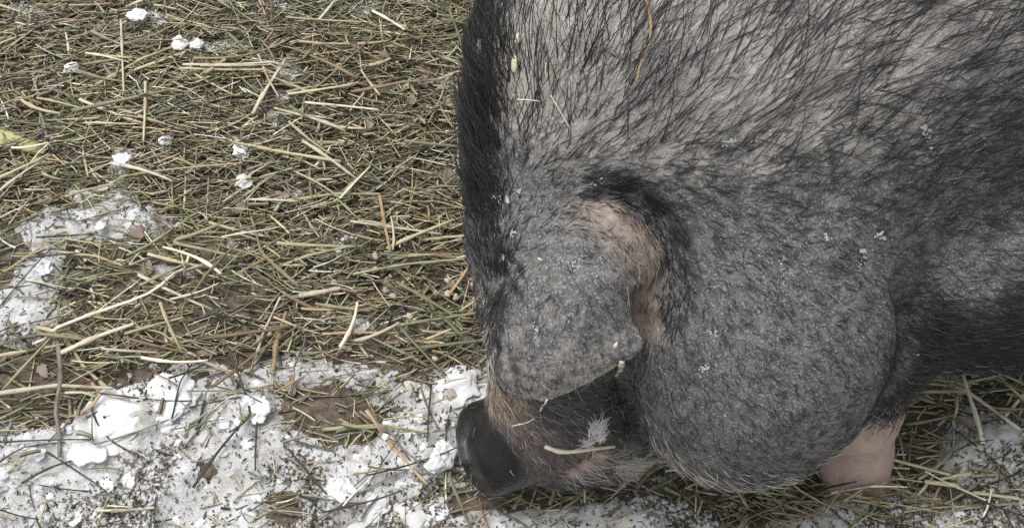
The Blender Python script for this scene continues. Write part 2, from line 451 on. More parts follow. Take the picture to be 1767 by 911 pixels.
def sheet(name, h, fn, mat, keep=None, far=None):
    gx = axis(-.75, .85, h, far[0]); gy = axis(.22, 1.15, h, far[1])
    x, y = np.meshgrid(gx, gy, indexing='ij')
    z = fn(x, y)
    ii = np.arange(x.size).reshape(x.shape)
    q = np.stack([ii[:-1, :-1], ii[1:, :-1], ii[1:, 1:], ii[:-1, 1:]], -1).reshape(-1, 4)
    if keep is not None:
        k = keep(x, y).ravel(); q = q[k[q].any(1)]
        used = np.unique(q); re = np.full(x.size, -1); re[used] = np.arange(len(used)); q = re[q]
        V = np.stack([x, y, z], -1).reshape(-1, 3)[used]
    else: V = np.stack([x, y, z], -1).reshape(-1, 3)
    return mesh_obj(name, V, q, mat)
ground = tag(sheet('ground', .005, gheight, M_GROUND, far=((-60, 60), (-60, 60))), kind='structure')
snow = tag(sheet('snow', .0032, lambda x, y: gheight(x, y) + snow_thick(x, y), M_SNOW, lambda x, y: snow_thick(x, y) > -.002, far=((-6, 6), (-5, 7))), kind='structure')

# ================================================================ the pig
def pig_masks(V):
    def blob(pts, r):
        d = np.min([np.linalg.norm(V - p, axis=1) for p in pts], 0)
        return 1 - step(r * .3, r * 1.6, d)
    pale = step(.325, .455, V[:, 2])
    ep, er = ear_points(); eb = np.tile(np.linspace(0, 1, 64), 60)
    sel = np.nonzero((V[:, 0] > -.05) & (V[:, 0] < .14) & (V[:, 1] < .55) & (V[:, 2] > .15))[0]
    dmin = np.full(len(V), 1.0); bb = np.zeros(len(V))
    for c in np.array_split(sel, max(1, len(sel) // 1500)):
        d2 = ((V[c][:, None] - ep[None, ::2]) ** 2).sum(-1); k = d2.argmin(1)
        dmin[c] = np.sqrt(d2[np.arange(len(c)), k]); bb[c] = eb[::2][k]
    earm = (1 - step(.009, .013, dmin)) * step(.0, .8, bb)
    pale = np.maximum(pale, .42 * earm)
    pale = np.maximum(pale, .75 * earm * step(.93, .99, bb))
    pink = blob([hit(1040, 368), hit(1075, 378), hit(1102, 405), hit(1118, 440), hit(1124, 480), hit(1120, 520), hit(1114, 560)], .0135)
    pink = np.maximum(pink, .45 * blob([hit(1010, 375), hit(1060, 410), hit(1090, 450)], .016))
    nc = P(850, 770, 0.054); nn = nrm([-0.76, -0.42, 0.36])
    q = (V - nc) @ nn; r = np.linalg.norm(V - nc - q[:, None] * nn, axis=1)
    nose = step(-.010, .000, q + .008 * (fbm(V[:, 0] * 60, V[:, 1] * 60, V[:, 2] * 60, 2))) * (1 - step(.05, .065, r))
    tan = .9 * blob([hit(845, 685), hit(868, 692), hit(895, 705), hit(870, 715), hit(905, 728)], .017)
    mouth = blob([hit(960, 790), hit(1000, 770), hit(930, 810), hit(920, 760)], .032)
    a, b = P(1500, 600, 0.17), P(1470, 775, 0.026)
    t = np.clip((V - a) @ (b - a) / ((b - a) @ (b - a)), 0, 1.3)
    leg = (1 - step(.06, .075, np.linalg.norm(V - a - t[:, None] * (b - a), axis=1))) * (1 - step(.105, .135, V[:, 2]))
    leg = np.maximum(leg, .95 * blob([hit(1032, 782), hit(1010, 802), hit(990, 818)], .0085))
    one = np.ones(len(V))
    cheek = .85 * blob([hit(1000, 690), hit(1050, 700), hit(1065, 745), hit(960, 705), hit(1010, 725)], .024)  # shadow beneath the ear's rim, painted into the cheek as darker skin
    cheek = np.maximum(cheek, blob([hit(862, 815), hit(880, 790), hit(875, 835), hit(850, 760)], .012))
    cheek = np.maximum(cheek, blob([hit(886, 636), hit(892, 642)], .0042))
    cheek = np.maximum(cheek, .7 * blob([hit(1600, 650), hit(1680, 625), hit(1760, 600), hit(1575, 620), hit(1640, 640)], .045))  # shade under the belly, put into the skin colour
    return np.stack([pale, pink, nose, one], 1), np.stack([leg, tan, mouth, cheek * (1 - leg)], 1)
PV, PQ = build_body()
BVH = BVHTree.FromPolygons([tuple(v) for v in PV], [tuple(int(i) for i in q) for q in PQ])
def hit(u, v):
    h, n, i, t = BVH.ray_cast(Vector(CAM), Vector(ray(u, v)).normalized())
    return np.array(h) if h is not None else P(u, v, .05)
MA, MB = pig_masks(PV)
# creases and loose skin: a small relief on the surface itself
tri = np.concatenate([PQ[:, [0, 1, 2]], PQ[:, [0, 2, 3]]])
def normals(V):
    fn_ = np.cross(V[tri[:, 1]] - V[tri[:, 0]], V[tri[:, 2]] - V[tri[:, 0]])
    vn = np.zeros_like(V)
    for i in range(3): np.add.at(vn, tri[:, i], fn_)
    return vn / (np.linalg.norm(vn, axis=1)[:, None] + 1e-12)
PN = normals(PV)
rel = .0022 * fbm(PV[:, 0] * 30, PV[:, 1] * 30, PV[:, 2] * 30, 3)
ec = D(985, 430, .81)
dd = np.linalg.norm(PV - ec, axis=1)
rel += .0008 * np.sin(dd * 430 + 9 * fbm(PV[:, 0] * 40, PV[:, 1] * 40, PV[:, 2] * 40, 2)) * step(.075, .03, dd) * step(.40, .43, PV[:, 1])
PV = PV + PN * rel[:, None]
PN = normals(PV)
M_SKIN = mat_skin()
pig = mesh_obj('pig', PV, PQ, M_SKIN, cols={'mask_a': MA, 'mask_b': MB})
tag(pig, 'black bristly pot-bellied pig with floppy ear and wet black nose, snout in the snow', 'pig')
BVH = BVHTree.FromPolygons([tuple(v) for v in PV], [tuple(int(i) for i in q) for q in PQ])      # again, with the relief
def on_pig(u, v, lift=0.0):
    d = Vector(ray(u, v)).normalized()
    h, n, i, t = BVH.ray_cast(Vector(CAM), d)
    if h is None: return None, None
    return np.array(h + n * lift), np.array(n)

# ---------------------------------------------------------------- hair
GUIDES = [(800,60,-.05,-1),(795,200,-.45,-.95),(800,330,-.45,-.95),(810,420,-.6,-.8),(850,300,-.1,-1),(850,150,.0,-1),(900,60,.1,-1),(930,200,.3,-.95),(960,290,.7,-.7),
    (1000,150,.3,-1),(1050,320,.95,-.35),(1100,220,.5,-.85),(1200,100,.5,-.85),(1250,250,.7,-.65),(1350,100,.62,-.78),(1400,280,.8,-.55),(1500,120,.8,-.6),(1600,300,.93,-.35),(1700,120,.92,-.4),
    (1720,280,.97,-.25),(1720,430,1,-.1),(1700,560,1,.08),(1600,560,.95,.25),(1180,340,.95,.15),(1250,420,.85,.3),(1180,480,.5,.8),(1350,420,.9,.1),(1300,520,.7,.55),(1200,600,.35,.9),(1450,500,.9,.25),(1500,620,.8,.5),
    (1400,640,.75,.6),(1250,720,.5,.8),(1120,680,.1,1),(1130,760,.4,.9),(1200,810,.8,.5),(1350,780,.9,.1),(1450,720,.9,-.2),
    (860,430,.2,-.9),(900,400,.6,-.8),(960,380,.95,-.3),(1030,370,.9,.3),(1100,420,.4,.9),(1120,520,.0,1),(930,440,-.6,.6),(1000,430,.7,.7),(900,520,-.15,1),(980,540,.1,1),(1050,540,.3,.95),(900,630,-.1,1),(980,630,.1,1),(1070,600,.7,.6),
    (845,580,-.3,.9),(840,520,-.5,.6),(870,700,.5,.6),(920,720,.7,.5),(1000,710,.8,.4),(1050,730,.8,.5),(900,790,.2,1),(960,790,.35,.95),(1010,800,.7,.5),(1500,730,.0,1),(1450,790,.0,1)]
gp, gd = [], []
for (u, v, a, b) in GUIDES:
    h, n = on_pig(u, v)
    if h is None: continue
    d = RT * a - UP * b; d = d - n * (d @ n); gp.append(h); gd.append(nrm(d))
gp, gd = np.array(gp), np.array(gd)
def flow(Pn, Nn):
    out = np.zeros_like(Pn)
    for i in range(0, len(Pn), 20000):
        s = slice(i, i + 20000)
        w = 1 / (((Pn[s, None] - gp[None]) ** 2).sum(-1) + 6e-5) ** 2
        out[s] = w @ gd
    out -= Nn * (out * Nn).sum(1)[:, None]
    return out / (np.linalg.norm(out, axis=1)[:, None] + 1e-9)
ta = PV[tri]
TAREA = np.linalg.norm(np.cross(ta[:, 1] - ta[:, 0], ta[:, 2] - ta[:, 0]), axis=1) / 2
near = (ta.mean(1)[:, 1] < 1.35)
def sample(n, weight=None):
    w = TAREA * near
    if weight is not None: w = w * weight[tri].mean(1)
    w = w / w.sum()
    k = RNG.choice(len(tri), n, p=w)
    b = RNG.dirichlet((1, 1, 1), n)
    p = (PV[tri[k]] * b[..., None]).sum(1); q = (PN[tri[k]] * b[..., None]).sum(1)
    return p, q / np.linalg.norm(q, axis=1)[:, None]
def hair(name, n, weight, length, lift, rad, mat, spread=.25, wave=.10, droop=.0, pts=6, extra=None):
    p, nn_ = sample(n, weight)
    d = flow(p, nn_)
    s = np.cross(nn_, d)
    clump = vnoise(p[:, 0] * 40, p[:, 1] * 40, p[:, 2] * 40) * .3
    a = RNG.normal(0, spread, n) + clump * spread * 1.3
    d = d * np.cos(a)[:, None] + s * np.sin(a)[:, None]
    s = np.cross(nn_, d)
    L = length(p, n) if callable(length) else np.full(n, length)
    L = L * RNG.uniform(.55, 1.2, n)
    li = lift * RNG.uniform(.3, 1.5, n)
    if extra is not None: d = nrm_rows(d + extra)
    cv = RNG.normal(0, wave, n); pos = np.zeros((n, pts, 3)); r = np.zeros((n, pts))
    for j in range(pts):
        t = j / (pts - 1)
        pos[:, j] = p - nn_ * .0004 + (d * (t * L)[:, None]) + s * (cv * t * t * L)[:, None] + nn_ * (L * (li * t - (li * .55 + droop) * t * t))[:, None]
        r[:, j] = rad * (1 - .75 * t ** 1.5)
    r *= np.clip(RNG.lognormal(0, .32, n), .4, 2.0)[:, None]
    return curves(name, pos, r, mat, pig)
def nrm_rows(a): return a / (np.linalg.norm(a, axis=1)[:, None] + 1e-12)
def curves(name, pos, r, mat, parent=None):
    n, k = pos.shape[:2]
    cu = bpy.data.hair_curves.new(name); cu.add_curves([k] * n)
    cu.points.foreach_set('position', pos.astype(np.float32).ravel())
    at = cu.attributes.get('radius') or cu.attributes.new('radius', 'FLOAT', 'POINT')
    at.data.foreach_set('value', r.astype(np.float32).ravel())
    cu.materials.append(mat)
    o = bpy.data.objects.new(name, cu); COL.objects.link(o)
    if parent: o.parent = parent
    o['kind'] = 'stuff'
    return o
H_BLACK = mat_hair('black_bristle', (.008, .008, .009), (.028, .027, .028), .35, .45)
H_DARK = mat_hair('dark_coat', (.005, .005, .006), (.030, .029, .030), .32, .6)
H_PALE = mat_hair('pale_hair', (.38, .35, .29), (.70, .66, .58), .45, .4)
H_TAN = mat_hair('tan_hair', (.20, .165, .125), (.48, .42, .34), .45, .4)
pale, pink, nose = MA[:, 0], MA[:, 1], MA[:, 2]; leg, tan, mouth = MB[:, 0], MB[:, 1], MB[:, 2]
z_ = PV[:, 2]
crest = step(.60, .90, -PN[:, 0]) * step(.27, .32, z_) * step(.95, .80, PV[:, 1]) * step(.13, .07, PV[:, 0])
bare = np.clip(1 - nose * 1.0 - leg * 1.2, 0, 1)
face = step(.30, .22, z_) * step(.16, .11, PV[:, 0])
nn1 = 1 - nose
def near_px(pts, r):
    d = np.min([np.linalg.norm(PV - hit(*p), axis=1) for p in pts], 0); return 1 - step(r * .5, r * 1.3, d)
xr = step(.22, .42, PV[:, 0])
backw = step(.30, .38, z_ + .14 * xr) * bare * (1 - pink) * (1 - leg)
hair('back_bristles', 21000, backw * (1 - .6 * xr * step(.42, .34, z_)), lambda p, n: (.018 + .054 * step(.345, .43, p[:, 2] + .10 * step(.22, .42, p[:, 0]))), .10, .00025, H_BLACK, .26, .28, pts=8)
hair('coat', 92000, bare * nn1 * (1 - .93 * pale + .35 * (z_ < .33) * pale) * (1 - .78 * pink) * (1 - .75 * tan) * (1 - .5 * mouth) + .035 * bare * nn1 * (1 - leg) ** 3, lambda p, n: (.0090 + .006 * step(.2, .4, p[:, 0])) * (.55 + .45 * step(.045, .08, np.linalg.norm(p - D(980, 560, .80), axis=1))), .45, .00022, H_DARK, .34, .40)
hair('mane', 8000, crest * bare, lambda p, n: .022 + .014 * np.clip(vnoise(p[:, 1] * 25, p[:, 2] * 25) + .2, -.6, 1) + .018 * np.exp(-((proj(p)[1] - 245) / 45) ** 2), .60, .00026, H_BLACK, .22, .22)
hair('fold_hair', 1500, near_px([(1030, 328), (1060, 328), (1100, 342), (1125, 368), (1146, 400), (1160, 440), (1165, 480), (1162, 520), (880, 470)], .018) * (1 - pink), .013, .22, .00024, H_BLACK, .30, .3)
hair('flank_hair', 4500, (near_px([(1600, 650), (1680, 625), (1750, 600), (1575, 620), (1640, 640)], .075) ** 2.2 + .5 * near_px([(1568, 540), (1570, 580), (1580, 610)], .03)) * (1 - leg), .020, .22, .00026, H_BLACK, .22, .3)
under = step(-.15, -.5, PN[:, 2] + .55 * PN[:, 1]) * step(.20, .12, z_) * (1 - leg)
jw = step(.09, .13, PV[:, 0]) * step(.46, .40, PV[:, 0]) * step(.50, .44, PV[:, 1])
hair('chin_fringe', 350, near_px([(1080, 806), (1110, 814), (1150, 826), (1190, 834)], .016), .020, .35, .00024, H_PALE, .4, .4)
hair('pale_fringe', 1500, under * jw, .017, .30, .00022, H_PALE, .35, .3)
hair('snout_hair', 2600, (tan + .16 * mouth + .08 * bare * face) * nn1, .011, .5, .00018, H_TAN, .5, .4)
hair('face_hair', 420, near_px([(843, 510), (843, 550), (842, 590), (842, 630)], .012) * nn1, .011, .45, .00018, H_PALE, .4, .3)
hair("lip_whiskers", 60, near_px([(1020, 800), (985, 822), (1040, 790)], .014), .022, .5, .00020, H_PALE, .4, .5)
hair('ear_fluff', 2200, pink + .012, .013, .35, .00018, H_TAN, .30, .3)
hair('leg_hair', 900, leg * (PV[:, 0] > .2), .008, .2, .00011, H_PALE, .3, .2)
# scurf: pale flakes of dry skin among the short hairs
def flakes(name, n, weight, size, mat):
    p, q = sample(n, weight)
    t = nrm_rows(np.cross(q, RNG.normal(size=(n, 3)))); b = np.cross(q, t)
    sz = size * RNG.lognormal(0, .5, n)
    V = []
    for k in range(5):
        a = 2 * math.pi * k / 5 + RNG.uniform(-.4, .4, n); rr = sz * RNG.uniform(.6, 1.1, n)
        V.append(p + t * (np.cos(a) * rr)[:, None] + b * (np.sin(a) * rr * .75)[:, None] + q * (.0007 + RNG.uniform(0, .0010, n))[:, None])
    V = np.stack(V, 1).reshape(-1, 3); F = np.arange(len(V)).reshape(-1, 5)
    return tag(mesh_obj(name, V, F, mat, pig, smooth=False), kind='stuff')
M_FLAKE = mat_plain('dry_skin', (.36, .355, .34), .8, .3, 900)
flakes('skin_flakes', 3000, bare * (1 - .75 * pale) * (1 - pink) * (1 - mouth), .00050, M_FLAKE)

# ================================================================ things on the ground
def polyline(pts, n):
    pts = np.asarray(pts, float); t = np.linspace(0, 1, n)
    return np.array([catmull(pts, a) for a in t]) if len(pts) > 2 else pts[0] + (pts[-1] - pts[0]) * t[:, None]
def tube(path, wid, flat=.55, sides=6, taper=.7, seed=0):
    path = np.asarray(path); n = len(path); rr = np.random.default_rng(seed)
    T = np.gradient(path, axis=0); T = nrm_rows(T)
    S = nrm_rows(np.cross(T, [0, 0, 1])); N = np.cross(S, T)
    V = []; ph = rr.uniform(0, 6)
    for i in range(n):
        t = i / (n - 1); w = wid / 2 * (1 - (1 - taper) * t) * (1 + .06 * math.sin(ph + i * 2.1))
        node = 1.35 if n > 6 and i == n // 3 else 1.0
        for k in range(sides):
            a = 2 * math.pi * (k + .5) / sides
            V.append(path[i] + S[i] * math.cos(a) * w * node + N[i] * math.sin(a) * w * flat * node)
    F = []
    for i in range(n - 1):
        for k in range(sides):
            a, b = i * sides + k, i * sides + (k + 1) % sides
            F.append((a, b, b + sides, a + sides))
    V.append(path[0] - T[0] * wid * .1); V.append(path[-1] + T[-1] * wid * .2); c0, c1 = len(V) - 2, len(V) - 1
    tris = [(c0, (k + 1) % sides, k, k) for k in range(sides)] + [(c1, (n - 1) * sides + k, (n - 1) * sides + (k + 1) % sides, (n - 1) * sides + (k + 1) % sides) for k in range(sides)]
    return np.array(V), F, tris
def from_py(name, V, F, mat, smooth=True):
    me = bpy.data.meshes.new(name); me.from_pydata([tuple(v) for v in V], [], [tuple(dict.fromkeys(f)) for f in F]); me.materials.append(mat)
    me.polygons.foreach_set('use_smooth', [smooth] * len(me.polygons)); me.update()
    return me
def place(name, me, loc=(0, 0, 0), rot=(0, 0, 0), scale=1.0, **kw):
    o = bpy.data.objects.new(name, me); COL.objects.link(o); o.location = loc; o.rotation_euler = rot
    o.scale = (scale,) * 3 if isinstance(scale, (int, float)) else scale
    return tag(o, **kw)
def top_z(x, y):
    x = np.asarray(x, float); y = np.asarray(y, float)
    g = gheight(x, y); return np.maximum(g, g + snow_thick(x, y))
def gpt(u, v):
    p = P(u, v, 0.0)
    for _ in range(3): p = P(u, v, float(top_z(p[0], p[1])))
    return p
PAL = {'straw': (.43, .385, .245), 'cream': (.60, .555, .43), 'green': (.275, .28, .165), 'olive': (.175, .175, .105), 'brown': (.20, .145, .09), 'tan': (.37, .27, .155), 'dark': (.050, .047, .036), 'grey': (.27, .25, .205)}
M_ST = {k: mat_stalk('stalk_' + k, c) for k, c in PAL.items()}
# hay stalks that can be told apart: photo pixels along the stem, width in mm, colour, rise in mm, label
STEMS = [
 ([(383,403),(340,418),(306,430),(360,444),(415,458)],5.5,'straw',8,'sharply bent yellow hay stem, folded into a narrow V on bare mud'),
 ([(60,598),(160,560),(270,515),(332,456)],4.6,'cream',10,'very long pale straw curving across the mud above a snow patch'),
 ([(115,622),(180,594),(238,573)],6.5,'cream',12,'thick cream straw stub with cut ends beside the bare mud'),
 ([(222,588),(270,575),(322,560)],4.2,'straw',9,'pale straw lying end to end with the thick cream stub'),
 ([(520,524),(555,519),(590,511)],7.5,'cream',12,'short thick bleached straw piece on dark mud'),
 ([(470,648),(484,600),(498,550)],6.0,'tan',9,'orange tan stem piece standing out at the edge of the snow'),
 ([(608,397),(680,406),(762,419)],4.0,'cream',12,'long straight cream straw ending near the pig\'s mane'),
 ([(612,487),(700,472),(802,461)],3.6,'green',12,'long olive green grass stem pointing at the pig\'s forehead'),
 ([(688,574),(760,562),(838,551)],4.2,'green',10,'greenish stem reaching from the pellets to the pig\'s ear'),
 ([(731,524),(765,560),(801,598)],5.2,'olive',14,'thick olive stem crossing another stem by the pig\'s cheek'),
 ([(658,354),(666,400),(676,449)],4.6,'tan',11,'reddish brown stem lying across the long cream straw'),
 ([(258,159),(257,210),(255,262)],4.0,'straw',16,'straight pale stem lying across the grain of the hay'),
 ([(216,54),(218,110),(221,176)],3.6,'cream',16,'slightly bowed pale stem beside a small snow lump'),
 ([(164,70),(190,82),(216,93)],5.4,'grey',12,'greyish flattened stem touching the bowed pale stem'),
 ([(322,131),(400,128),(492,125)],4.4,'cream',15,'cream straw, upper one of a pale parallel bundle'),
 ([(318,138),(410,137),(500,139)],3.8,'straw',13,'yellow straw, lowest of a pale parallel bundle'),
 ([(352,134),(430,131),(505,131)],3.4,'cream',18,'thin cream straw in the middle of a parallel bundle'),
 ([(174,330),(286,313),(424,299)],3.6,'straw',13,'long thin yellow stem running over the hay to a snow lump'),
 ([(645,36),(672,52),(700,68)],5.0,'cream',14,'bright bleached straw piece in the dense hay'),
 ([(451,114),(466,150),(486,187)],3.6,'straw',14,'thin yellow stem meeting another at a right angle'),
 ([(484,186),(512,204),(540,222)],3.2,'green',14,'greenish stem continuing from a thin yellow stem'),
 ([(530,194),(590,200),(656,207)],3.8,'cream',14,'straight cream stem with a hooked end in the hay'),
 ([(500,47),(560,53),(628,55)],3.6,'straw',14,'straight yellow straw above a bright bleached piece'),
 ([(520,90),(560,92),(606,94)],4.4,'straw',14,'short broad yellow straw in the dense hay'),
 ([(620,92),(650,90),(672,87)],4.4,'straw',13,'blunt yellow straw bit in the dense hay'),
 ([(640,130),(660,125),(676,118)],6.0,'straw',14,'short flat yellow blade piece in the dense hay'),
 ([(336,845),(376,790),(422,730)],3.8,'dark',12,'straight dark stem leaning across the grey snow'),
 ([(168,692),(164,718),(191,760),(254,797)],2.2,'dark',9,'thin dark curled stem on the bright snow heap'),
 ([(166,771),(230,752),(294,728)],2.6,'grey',8,'grey stem crossing the curled one on the bright snow heap'),
 ([(122,691),(190,689),(254,692)],3.6,'cream',7,'pale straw on the upper edge of the bright snow heap'),
 ([(40,836),(100,812),(168,787)],2.8,'dark',7,'dark straight stem below the bright snow heap'),
 ([(166,884),(220,883),(272,879)],3.4,'cream',6,'short cream straw on dirty snow'),
 ([(402,620),(429,696),(427,728),(401,758)],3.0,'dark',14,'dark angular stem with a kink over the snow'),
 ([(446,722),(445,770),(443,816)],2.8,'dark',10,'short upright dark stem on the snow'),
 ([(499,778),(530,818),(565,856)],2.8,'dark',9,'dark slanting stem between two snow lumps'),
 ([(636,724),(690,785),(738,842)],4.6,'tan',8,'broad tan stem slanting through dirty snow'),
 ([(784,786),(778,838),(812,911)],4.6,'olive',12,'crooked olive twig standing beside the pig\'s nose'),
 ([(726,672),(740,710),(757,742)],2.8,'olive',10,'thin olive stem on snow beside the nose'),
 ([(745,670),(742,715),(738,766)],2.6,'dark',9,'dark thin stem crossing a thin olive one'),
 ([(1430,786),(1520,808),(1625,836)],4.6,'straw',30,'long yellow straw lying against the pink foot'),
 ([(1585,844),(1660,853),(1752,866)],5.5,'straw',12,'thick yellow straw lying along the snow behind the foot'),
 ([(1700,720),(1735,716),(1790,717)],4.6,'green',12,'green blade below the pig\'s dark belly'),
 ([(1640,698),(1641,745),(1641,790)],3.4,'straw',14,'upright yellow stem in the hay behind the leg'),
 ([(1612,840),(1660,830),(1712,824)],3.8,'straw',12,'pale stem crossing the yellow straws behind the foot'),
 ([(1678,826),(1690,862),(1699,897)],2.8,'dark',10,'short dark stem on snow behind the foot'),
 ([(1540,868),(1508,884),(1496,915)],2.8,'dark',10,'dark hooked stem on snow below the foot'),
 ([(1205,800),(1245,822),(1284,883)],4.2,'tan',8,'tan stem sticking out from under the jowl'),
 ([(108,600),(113,660),(111,720),(106,792)],6.0,'grey',9,'muddy grey twig between bare mud and the snow heap'),
 ([(180,690),(150,712),(118,732)],4.2,'tan',8,'muddy tan stem end beside the grey twig'),
 ([(560,590),(620,585),(690,588)],3.4,'tan',9,'reddish stem lying beneath the lone white snow ball'),
 ([(330,620),(380,640),(430,668)],3.4,'straw',9,'yellow stem running down into the snow edge'),
 ([(20,560),(60,620),(95,600)],3.6,'olive',9,'bent olive stem on the snow patch'),
]
def stem(path_px, w, mat, rise, seed=0):
    p = np.array([gpt(u, v) for u, v in path_px]); n = max(7, 3 * len(p))
    q = polyline(p, n)
    lin = np.linspace(q[0, 2], q[-1, 2], n); q[:, 2] = lin + .7 * max(0.0, float((top_z(q[:, 0], q[:, 1]) - lin).max())) + rise * .001 * .4
    q[:, 2] += np.where(snow_amount(q[:, 0], q[:, 1]) < .3, .011, .001)
    base = np.array([q[0, 0], q[0, 1], q[:, 2].min()])
    d = q[-1] - q[0]; ang = math.atan2(d[1], d[0]); c, s = math.cos(-ang), math.sin(-ang)
    l = q - base; l = np.stack([l[:, 0] * c - l[:, 1] * s, l[:, 0] * s + l[:, 1] * c, l[:, 2]], 1)
    V, F, T = tube(l, w * .001, seed=seed)
    return from_py('hay_stalk', V, F + T, mat), base, ang
for i, (px, w, colr, rise, lab) in enumerate(STEMS):
    me, base, ang = stem(px, w * .9, M_ST[colr], rise, i)
    place('hay_stalk', me, base, (0, 0, ang), label=lab, cat='hay stalk', group='hay stalks on the ground')
def in_pig(x, y, pad=0.0):
    return np.array([BVH.find_nearest(Vector((a, b, .03)))[3] < pad or BVH.ray_cast(Vector((a, b, -.1)), Vector((0, 0, 1)), .15)[0] is not None for a, b in zip(np.atleast_1d(x), np.atleast_1d(y))])
# further hay stalks: shared shapes, each its own object
LABS = {'straw': 'yellow hay stalk', 'cream': 'bleached cream hay stalk', 'green': 'dull green hay stalk', 'olive': 'dark olive hay stalk', 'brown': 'brown weathered hay stalk', 'tan': 'reddish tan hay stalk', 'dark': 'thin dark stem on snow', 'grey': 'greyish weathered stem on snow'}
MARKS = [(30,250,'the broad green husk'),(410,132,'the pale parallel straw bundle'),(205,735,'the bright snow heap'),(626,562,'the lone white snow ball'),(350,432,'the V-folded yellow stem'),
         (775,130,'the upper black mane'),(775,330,'the lower black mane'),(800,490,'the pig\'s forehead'),(775,740,'the wet black nose'),(1490,845,'the pink foot'),(1690,690,'the dark belly'),(1250,870,'the hanging jowl'),
         (325,84,'the close pair of snow lumps'),(422,268,'the hollow snow lump'),(216,284,'the grainy snow lump'),(428,700,'the kinked dark stem'),(560,712,'the mud hole in the snow'),(660,52,'the bright bleached straw bit'),
         (555,518,'the short thick bleached straw'),(180,594,'the thick cream stub'),(75,465,'the muddy snow patch'),(60,650,'the bare mud strip'),(725,875,'the broad smooth snow lump'),(500,888,'the brown hollow in the snow'),
         (590,200,'the hooked cream stem'),(180,80,'the greyish flattened stem'),(660,400,'the reddish brown crossing stem'),(100,840,'the dark stem below the heap'),(380,790,'the leaning dark stem'),(484,600,'the orange tan stem piece'),(240,34,'the broken snow lump'),(1700,860,'the thick straw behind the foot')]
def by(u, v): return min(MARKS, key=lambda m: (m[0] - u) ** 2 + (m[1] - v) ** 2)[2]
variants = {}
def variant(colr, k):
    if (colr, k) not in variants:
        r = np.random.default_rng(k * 31 + len(colr)); n = 8; L = .05 * (1 + .28 * (k % 5)); t = np.linspace(0, 1, n)
        b = r.normal(0, .045); kink = r.random() < .3
        y = b * L * t * (1 - t) * 4 + (np.maximum(t - .55, 0) * L * r.normal(0, .7) if kink else 0)
        path = np.stack([(t - .5) * L, y, .0018 + .004 * np.sin(t * 3.1 + k) * r.uniform(.2, 1)], 1)
        w = {'dark': .0019, 'grey': .0026}.get(colr, r.uniform(.0026, .0046))
        V, F, T = tube(path, w, seed=k)
        variants[(colr, k)] = from_py('hay_stalk', V, F + T, M_ST[colr])
    return variants[(colr, k)]
cnt = 0
while cnt < 245:
    u = random.uniform(-10, 860) if random.random() < .86 else random.uniform(1540, 1775)
    v = random.uniform(-5, 905) if u < 900 else random.uniform(640, 905)
    if u < 900 and v > 650 and random.random() < .55: continue
    p = P(u, v, 0)
    if in_pig(p[0], p[1], .006)[0]: continue
    sn = float(snow_amount(p[0], p[1])) > .35
    colr = random.choice(['dark', 'dark', 'grey', 'dark']) if sn else random.choices(['straw', 'cream', 'green', 'olive', 'brown', 'tan'], (34, 16, 20, 14, 9, 7))[0]
    me = variant(colr, random.randrange(10))
    z = float(top_z(p[0], p[1])) + (random.uniform(.008, .017) if not sn else random.uniform(.002, .004))
    sc_ = random.uniform(.7, 1.25); ln = me.vertices[0].co.x; ln = sc_ * (max(q.co.x for q in me.vertices) - min(q.co.x for q in me.vertices))
    size = 'short' if ln < .055 else 'long' if ln > .085 else 'medium'
    place('hay_stalk', me, (p[0], p[1], z), (random.gauss(0, .25), random.gauss(0, .09), random.gauss(.1, .55) if random.random() < .7 else random.uniform(0, 3.14)), sc_,
          label=f"{size} {LABS[colr]} by {by(u, v)}", cat='hay stalk', group='hay stalks on the ground')
    cnt += 1
# the rest of the litter: too many to count
def litter(name, n, where, L0, L1, w0, w1, cols, zlo, zhi, tilt, mat, ang_sd=.5, rings=4, stiff=.055):
    P0 = where(n); n = len(P0)
    L = np.exp(RNG.uniform(math.log(L0), math.log(L1), n)); w = RNG.uniform(w0, w1, n)
    a = np.where(RNG.random(n) < .68, RNG.normal(.08, ang_sd, n), RNG.uniform(0, math.pi, n))
    bend = RNG.normal(0, stiff, n); tz = RNG.normal(0, tilt, n)
    d = np.stack([np.cos(a), np.sin(a)], 1); s = np.stack([-np.sin(a), np.cos(a)], 1)
    off = RNG.uniform(zlo, zhi, n); V = np.zeros((n, rings, 3, 3)); hz = top_z(P0[:, 0], P0[:, 1])
    for j in range(rings):
        t = j / (rings - 1) - .5
        c = P0 + d * (t * L)[:, None] + s * (bend * L * (t * t * 4 - 1) * .5)[:, None]
        z = .45 * top_z(c[:, 0], c[:, 1]) + .55 * hz + off + tz * t * L
        ww = w * (1 - .35 * (t + .5))
        for k, (q, h) in enumerate(((-.5, 0), (.5, 0), (.08, .42))):
            V[:, j, k, :2] = c + s * (q * ww)[:, None]; V[:, j, k, 2] = z + h * ww
    base = (np.arange(n) * rings * 3)[:, None]
    F = []
    for j in range(rings - 1):
        for k in range(3):
            F.append(np.array([j*3+k, j*3+(k+1) % 3, (j+1)*3+(k+1) % 3, (j+1)*3+k])[None] + base)
    F = np.concatenate(F)
    ci = RNG.choice(len(cols), n, p=np.array([c[1] for c in cols]) / sum(c[1] for c in cols))
    c = np.array([c[0] for c in cols])[ci] * RNG.lognormal(0, .28, n)[:, None]
    C = np.concatenate([np.clip(c, 0, .75), np.ones((n, 1))], 1)
    C = np.repeat(C, rings * 3, 0)
    return tag(mesh_obj(name, V.reshape(-1, 3), F, mat, cols={'col': C}), kind='stuff')
M_LIT = mat_plain('hay', None, .6, .35, 160, attr='col')
